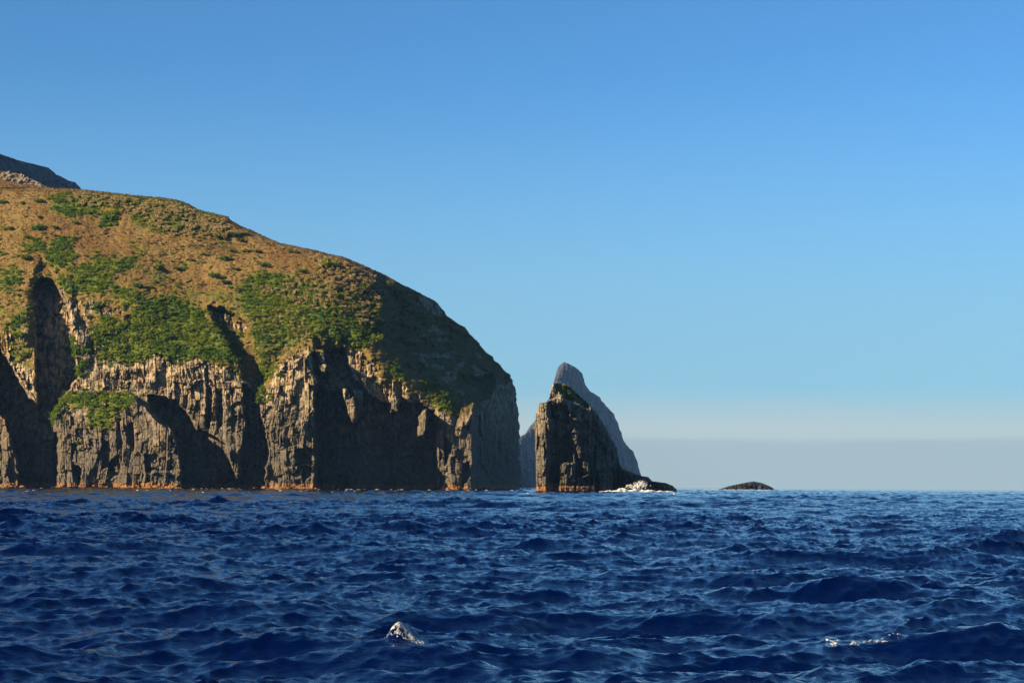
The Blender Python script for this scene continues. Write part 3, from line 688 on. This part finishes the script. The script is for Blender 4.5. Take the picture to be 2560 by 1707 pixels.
# ---- single bushes standing apart on the slope
def on_head(qx, qy):
    r_ = int(np.clip(np.searchsorted(head.pys, qy), 0, len(head.pys) - 1)); c_ = int(np.argmin(np.abs(head.PX[r_] - qx))); return head.P[r_, c_]
bush_meshes = []
for k in range(5):
    c = leaf_cloud(420, 1.0, 1.15, 0.19, g, 9)
    V = c.reshape(-1, 3)
    bush_meshes.append(mesh_np('bush', V, np.arange(len(V)).reshape(-1, 4), MAT_BUSH if k < 3 else MAT_SHRUB, False, {'tint': np.full(len(V), [0.1, 0.45, 0.2, 0.6, 1.0][k])}))
z1 = lambda x, y: (x * 0.3189, 360 + y * 0.3189)
z2 = lambda x, y: (x * 0.3189, 800 + y * 0.3189)
z3 = lambda x, y: (600 + x * 0.3189, 560 + y * 0.3189)
BUSHES = [
    (z1(20, 460), 3.2, 0.8, 0, 'dark green bush cut by the left picture edge below the summit'),
    (z1(190, 465), 2.4, 0.8, 1, 'small green bush on brown grass straight below the pale scree'),
    (z1(310, 450), 3.2, 0.7, 1, 'ragged olive bush just left of the topmost green thicket'),
    (z1(315, 575), 2.8, 0.6, 4, 'small yellow green bush below the left end of the topmost thicket'),
    (z1(70, 660), 3.0, 0.8, 4, 'yellow green bush near the left picture edge, halfway between summit and gully'),
    (z1(310, 655), 4.4, 0.8, 0, 'large dark bush on brown grass above the black gully'),
    (z1(445, 655), 2.3, 0.8, 0, 'small dark bush right beside the large dark bush above the gully'),
    (z1(220, 728), 3.0, 0.6, 3, 'low olive bush left of the tall green clump over the gully'),
    (z1(220, 890), 3.5, 0.9, 2, 'round deep green bush just above the head of the black gully'),
    (z1(880, 585), 5.0, 0.9, 0, 'big dark rounded bush hanging below the middle of the topmost thicket'),
    (z1(600, 615), 2.6, 0.6, 3, 'faint olive bush in grass below the topmost thicket, left of its big dark bush'),
    (z1(1075, 1115), 3.4, 0.9, 0, 'round dark bush alone in tan grass above the large central thicket'),
    (z1(1260, 975), 4.0, 0.8, 1, 'olive bush in tan grass above and right of the round lone bush'),
    (z1(1415, 975), 3.4, 0.6, 0, 'blackish low bush in the middle of the brown slope'),
    (z1(1500, 908), 2.6, 0.5, 0, 'tiny flat dark bush above the blackish low bush'),
    (z1(1590, 860), 2.2, 0.5, 0, 'flat thin bush left of the long green strip on the upper brown slope'),
    (z1(1690, 1025), 3.8, 0.7, 2, 'oval green bush in the brown grass left of the shoulder thicket'),
    (z1(1780, 1080), 3.2, 0.6, 0, 'flat dark bush just below and right of the oval green bush'),
    (z1(1750, 892), 5.0, 0.5, 2, 'wide flat green bush, the long strip across the upper brown slope'),
    (z1(1800, 832), 3.8, 0.5, 3, 'low grey green bush right above the long green strip'),
    (z1(1950, 835), 3.8, 0.5, 0, 'dark flat bush near the skyline, left one of a close pair'),
    (z1(2030, 838), 3.4, 0.5, 0, 'dark flat bush near the skyline, right one of a close pair'),
    (z1(1840, 978), 3.0, 0.5, 0, 'narrow dark bush between the long green strip and the oval bush'),
    (z1(2090, 942), 4.0, 0.6, 2, 'deep green bush with a hard shadow on the brown slope below the skyline pair'),
    (z1(1820, 703), 3.6, 0.6, 2, 'green bush close under the skyline right of the topmost thicket'),
    (z1(1870, 750), 3.0, 0.6, 2, 'small green bush just below the skyline bush right of the topmost thicket'),
    (z1(1710, 722), 4.0, 0.5, 3, 'low grey green bush at the lower right end of the topmost thicket'),
    (z3(500, 362), 3.6, 0.5, 2, 'flat dark green bush just above the shoulder thicket'),
    (z3(690, 320), 4.6, 0.9, 4, 'bright green bush among pale tussocks right under the skyline of the shoulder'),
    (z3(420, 215), 3.6, 0.5, 3, 'low green bush touching the skyline left of the pale tussocks'),
    (z3(770, 670), 3.6, 1.0, 4, 'bright yellow green bush in the shoulder thicket near the shade edge'),
    (z3(1060, 890), 4.2, 0.8, 4, 'vivid green bush at the edge of the shaded flank'),
    (z1(750, 1285), 3.8, 1.0, 2, 'dark bush on the pale rocks right of the black gully'),
    (z1(845, 1385), 3.6, 1.0, 2, 'dark bush lower on the pale rocks, next to the central thicket'),
    (z1(700, 1355), 2.4, 0.9, 0, 'small bush left between the two dark bushes on the pale rocks'),
    (z2(690, 245), 3.6, 0.9, 0, 'dark bush on pale cliff at the lower left foot of the central thicket'),
    (z2(575, 150), 3.4, 1.1, 2, 'upper green bush on the right rim of the black gully'),
    (z2(572, 235), 3.6, 1.1, 2, 'lower green bush on the right rim of the black gully'),
    (z2(650, 360), 3.8, 0.9, 0, 'dark bush clinging to the cliff rim below the two gully rim bushes'),
    (z2(655, 430), 3.2, 0.9, 3, 'olive bush at the cliff corner above the ledge of the promontory'),
    (z2(160, 120), 4.0, 0.8, 3, 'olive bush on the rocky rib left of the black gully'),
    (z2(190, 270), 4.4, 0.8, 4, 'yellowish bush on the lower rocky rib left of the black gully'),
    (z2(620, 960), 2.4, 0.9, 3, 'tiny olive bush on the sunlit face of the lower promontory'),
]
for k, ((bx, by), sz, fl, kind, lab) in enumerate(BUSHES):
    o = link('bush', bush_meshes[kind]); p0 = on_head(bx, by)
    o.location = (p0[0], p0[1] - 0.25 * sz, p0[2] - 0.30 * sz); o.scale = (sz * 0.95, sz * 0.85, sz * fl); o.rotation_euler = (0, 0, k * 1.7)
    tag(o, lab, 'bush', 'single bushes on the headland')

# ---- boulders and scree under the dark summit
def boulder(g, n=3):
    import bmesh
    bm = bmesh.new(); bmesh.ops.create_icosphere(bm, subdivisions=n, radius=1.0)
    pl = g.normal(size=(9, 3)); pl /= np.linalg.norm(pl, axis=1, keepdims=True); dd = g.uniform(0.55, 0.9, 9)
    for v in bm.verts:
        p = np.array(v.co)
        for q, d in zip(pl, dd):
            e = p @ q - d
            if e > 0: p = p - q * e
        v.co = p * (1 + 0.05 * g.normal())
    V = np.array([v.co for v in bm.verts]); T = np.array([[v.index for v in f.verts] for f in bm.faces]); bm.free(); return V, T
bv = [boulder(g, 2) for _ in range(6)]
sc_l = [(-40, 424), (-60, 440), (-80, 490)]; sc_r = [(-20, 424), (0, 428), (20, 429), (45, 434), (75, 446), (100, 458), (118, 470), (125, 490)]
sc = Land(sc_l, sc_r, 424, 490, 60, np.linspace(0, 1, 160), 1.0, 14, 4)
Y = 1330 + (490 - sc.PY) * 0.33 * 1.4 + 0.4 * rock_relief(sc.PX, sc.PY, 41, 0.5)
sc_obj = sc.build('scree_slope', Y, MAT_SCREE, {}, False, 0.9); tag(sc_obj, 'pale sunlit scree slope below the dark summit, behind the grass crest', 'scree', kind='structure')
V_, T_, n_ = [], [], 0
for k in range(150):
    r_ = int(g.integers(3, 55)); c_ = int(g.integers(20, 158)); v, f = bv[k % 6]; s_ = g.uniform(0.5, 1.9)
    V_.append(v * s_ * g.uniform(0.7, 1.2, 3) + sc.P[r_, c_] + [0, -0.3, 0.2]); T_.append(f + n_); n_ += len(v)
o = link('scree_boulders', mesh_np('scree_boulders', np.concatenate(V_), None, MAT_SCREE, False, None, np.concatenate(T_)))
tag(o, 'loose pale boulders lying on the scree under the dark summit', 'boulders', kind='stuff')
v, f = boulder(g, 3)
p0 = at(29, 440, 1340.0)
o = link('boulder', mesh_np('boulder', v * [3.0, 2.2, 1.9], None, MAT_SCREE, False, None, f)); o.location = tuple(p0 + [0, -1.0, 0])
tag(o, 'largest pale boulder on the scree below the dark summit', 'boulder')

# ---- wet boulders at the foot of the cliffs
V_, T_, n_ = [], [], 0
for k in range(260):
    c_ = int(np.searchsorted(head.PX[800], g.choice([g.uniform(0, 160), g.uniform(330, 560), g.uniform(560, 860), g.uniform(860, 1290)])))
    wl = int(np.argmin(np.abs(head.P[:, min(c_, head.P.shape[1] - 1), 2] - 0.4))); q = head.P[wl, min(c_, head.P.shape[1] - 1)]
    v, f = bv[k % 6]; s_ = g.uniform(0.5, 1.7)
    V_.append(v * s_ * g.uniform(0.7, 1.3, 3) + q + [g.normal(0, 2.0), -g.uniform(0.5, 3.0), -0.1]); T_.append(f + n_); n_ += len(v)
o = link('shore_boulders', mesh_np('shore_boulders', np.concatenate(V_), None, MAT_CLIFF, False, {'veg': np.zeros(n_), 'green': np.zeros(n_)}, np.concatenate(T_)))
tag(o, 'brown wet boulders along the waterline at the foot of the headland', 'boulders', kind='stuff')

# ---- white water
def foam_sheet(name, cx, cy, lx, ly, nx, ny, dens, lift, seed, rough=0.05, rot=0.0):
    """ragged foam lying on the waves: only the cells above a noise threshold are kept"""
    u, v = np.meshgrid(np.linspace(-1, 1, nx), np.linspace(-1, 1, ny))
    x = cx + u * lx * math.cos(rot) - v * ly * math.sin(rot); y = cy + u * lx * math.sin(rot) + v * ly * math.cos(rot)
    sp = np.full(x.shape, max(0.02, 0.0032 * math.hypot(cx, cy)))
    X, Yy, Z = sea(x, y, sp)
    nse = fbm(u * nx / 14, v * ny / 12, seed, 4)
    w = (1 - u * u - v * v) * 0.9 + nse * 1.1
    keep = w > dens
    Z = Z + lift * (0.4 + np.clip(w - dens, 0, 1)) + rough * fbm(u * nx / 4, v * ny / 4, seed + 5, 3)
    Q = grid_quads(ny, nx); kq = keep.ravel()[Q].all(1)
    V = np.stack([X, Yy, Z], -1).reshape(-1, 3)
    top = Q[kq]; used = np.unique(top); idx = -np.ones(len(V), int); idx[used] = np.arange(len(used))
    return mesh_np(name, V[used], idx[top], MAT_FOAM, True)

fx, fy = sea_point(1003, 1636)
wc = foam_sheet('whitecap', fx, fy, 0.34, 0.26, 110, 80, 0.40, 0.012, 3, 0.02)
o = link('whitecap', wc); tag(o, 'small white breaking wave crest in the foreground water, left of centre', 'whitecap')

# surf breaking on the low ledge at the right foot of the stack
g2 = np.random.default_rng(21)
V_, T_, n_ = [], [], 0
for k in range(1100):
    q_ = g2.uniform(1500, 1688); top_ = np.interp(q_, [1500, 1530, 1550, 1590, 1625, 1660, 1688], [0.2, 0.9, 1.6, 1.5, 1.1, 0.6, 0.25])
    d_ = np.interp(q_, [1500, 1560, 1620, 1690], [786, 774, 782, 812]) + g2.uniform(-4, 3)
    c_ = at(q_, 1225, d_); c_[2] = top_ * g2.random() ** 1.3 * (0.55 + 0.9 * max(0, float(vnoise(np.array([q_ / 9.0]), np.array([3.3]), 2)[0]) + 0.5))
    v, f = bv[k % 6]; s_ = g2.uniform(0.15, 0.5)
    V_.append(v * s_ * np.array([1.8, 1.2, 0.6]) + c_); T_.append(f + n_); n_ += len(v)
o = link('surf', mesh_np('surf', np.concatenate(V_), None, MAT_SURF, True, None, np.concatenate(T_)))
tag(o, 'white surf washing over the low ledge at the right foot of the sea stack', 'surf', kind='stuff')
V_, T_, n_ = [], [], 0
for k in range(420):
    h_ = g2.random() ** 1.5; c_ = at(1592 + 13 * g2.normal() * (1 - 0.75 * h_) + 14 * h_, 1217 - 14 * h_, 800.0)
    v, f = bv[k % 6]; s_ = g2.uniform(0.06, 0.26) * (1.2 - 0.6 * h_)
    V_.append(v * s_ + c_ + g2.normal(0, 0.5, 3)); T_.append(f + n_); n_ += len(v)
o = link('spray', mesh_np('spray', np.concatenate(V_), None, MAT_SURF, True, None, np.concatenate(T_)))
tag(o, 'burst of white spray thrown up behind the low ledge of the sea stack', 'spray', kind='stuff')
# streaks of foam near the islet and flecks on distant crests
V_, T_, n_ = [], [], 0
def lump(x, y, d, sx, sz):
    global n_
    v, f = bv[int(g2.integers(6))]; q = at(x, y, d); q[2] = 0.25
    V_.append(v * [sx, sx, sz] + q); T_.append(f + n_); n_ += len(v)
for k in range(46): lump(g2.uniform(1760, 1955), 1222, 1850 + g2.uniform(-150, 20), g2.uniform(0.8, 3.0), g2.uniform(0.2, 0.5))
for k in range(10): lump(g2.uniform(1300, 1336), 1224, 1180, g2.uniform(0.8, 2.2), g2.uniform(0.4, 1.6))
for k in range(90):
    lump(g2.uniform(0, 1290), 1224, g2.uniform(930, 985), g2.uniform(0.3, 1.6), g2.uniform(0.1, 0.35))
for k in range(60):
    qx_ = g2.uniform(0, 2560); lump(qx_, 1225, g2.uniform(600, 1900) if qx_ > 1700 else g2.uniform(500, 860), g2.uniform(0.3, 0.9), g2.uniform(0.1, 0.3))
o = link('foam_flecks', mesh_np('foam_flecks', np.concatenate(V_), None, MAT_FOAM, True, None, np.concatenate(T_)))
tag(o, 'small white foam flecks on the distant wave crests', 'foam', kind='stuff')
fx, fy = sea_point(2150, 1630)
o = link('crest_foam', foam_sheet('crest_foam', fx, fy, 1.5, 0.5, 200, 70, 1.08, 0.012, 9, 0.03))
tag(o, 'thin broken foam along the dark wave at the lower right', 'foam', kind='stuff')

# ------------------------------------------------------------------ air
def build_haze():
    V = [(x, y, z) for z in (-12, 470) for y in (-300, 7400) for x in (-7200, 7200)]
    Q = [(0, 2, 3, 1), (4, 5, 7, 6), (0, 1, 5, 4), (2, 6, 7, 3), (0, 4, 6, 2), (1, 3, 7, 5)]
    m, n = new_mat('haze_air')
    pv = n.n('ShaderNodeVolumePrincipled', ins={'Color': (0.22, 0.48, 1.0, 1), 'Density': 2.0e-5, 'Anisotropy': 0.0})
    n.n('ShaderNodeOutputMaterial', ins={'Volume': pv.outputs[0]})
    o = link('haze', mesh_np('haze', V, Q, m)); tag(o, kind='stuff')
build_haze()
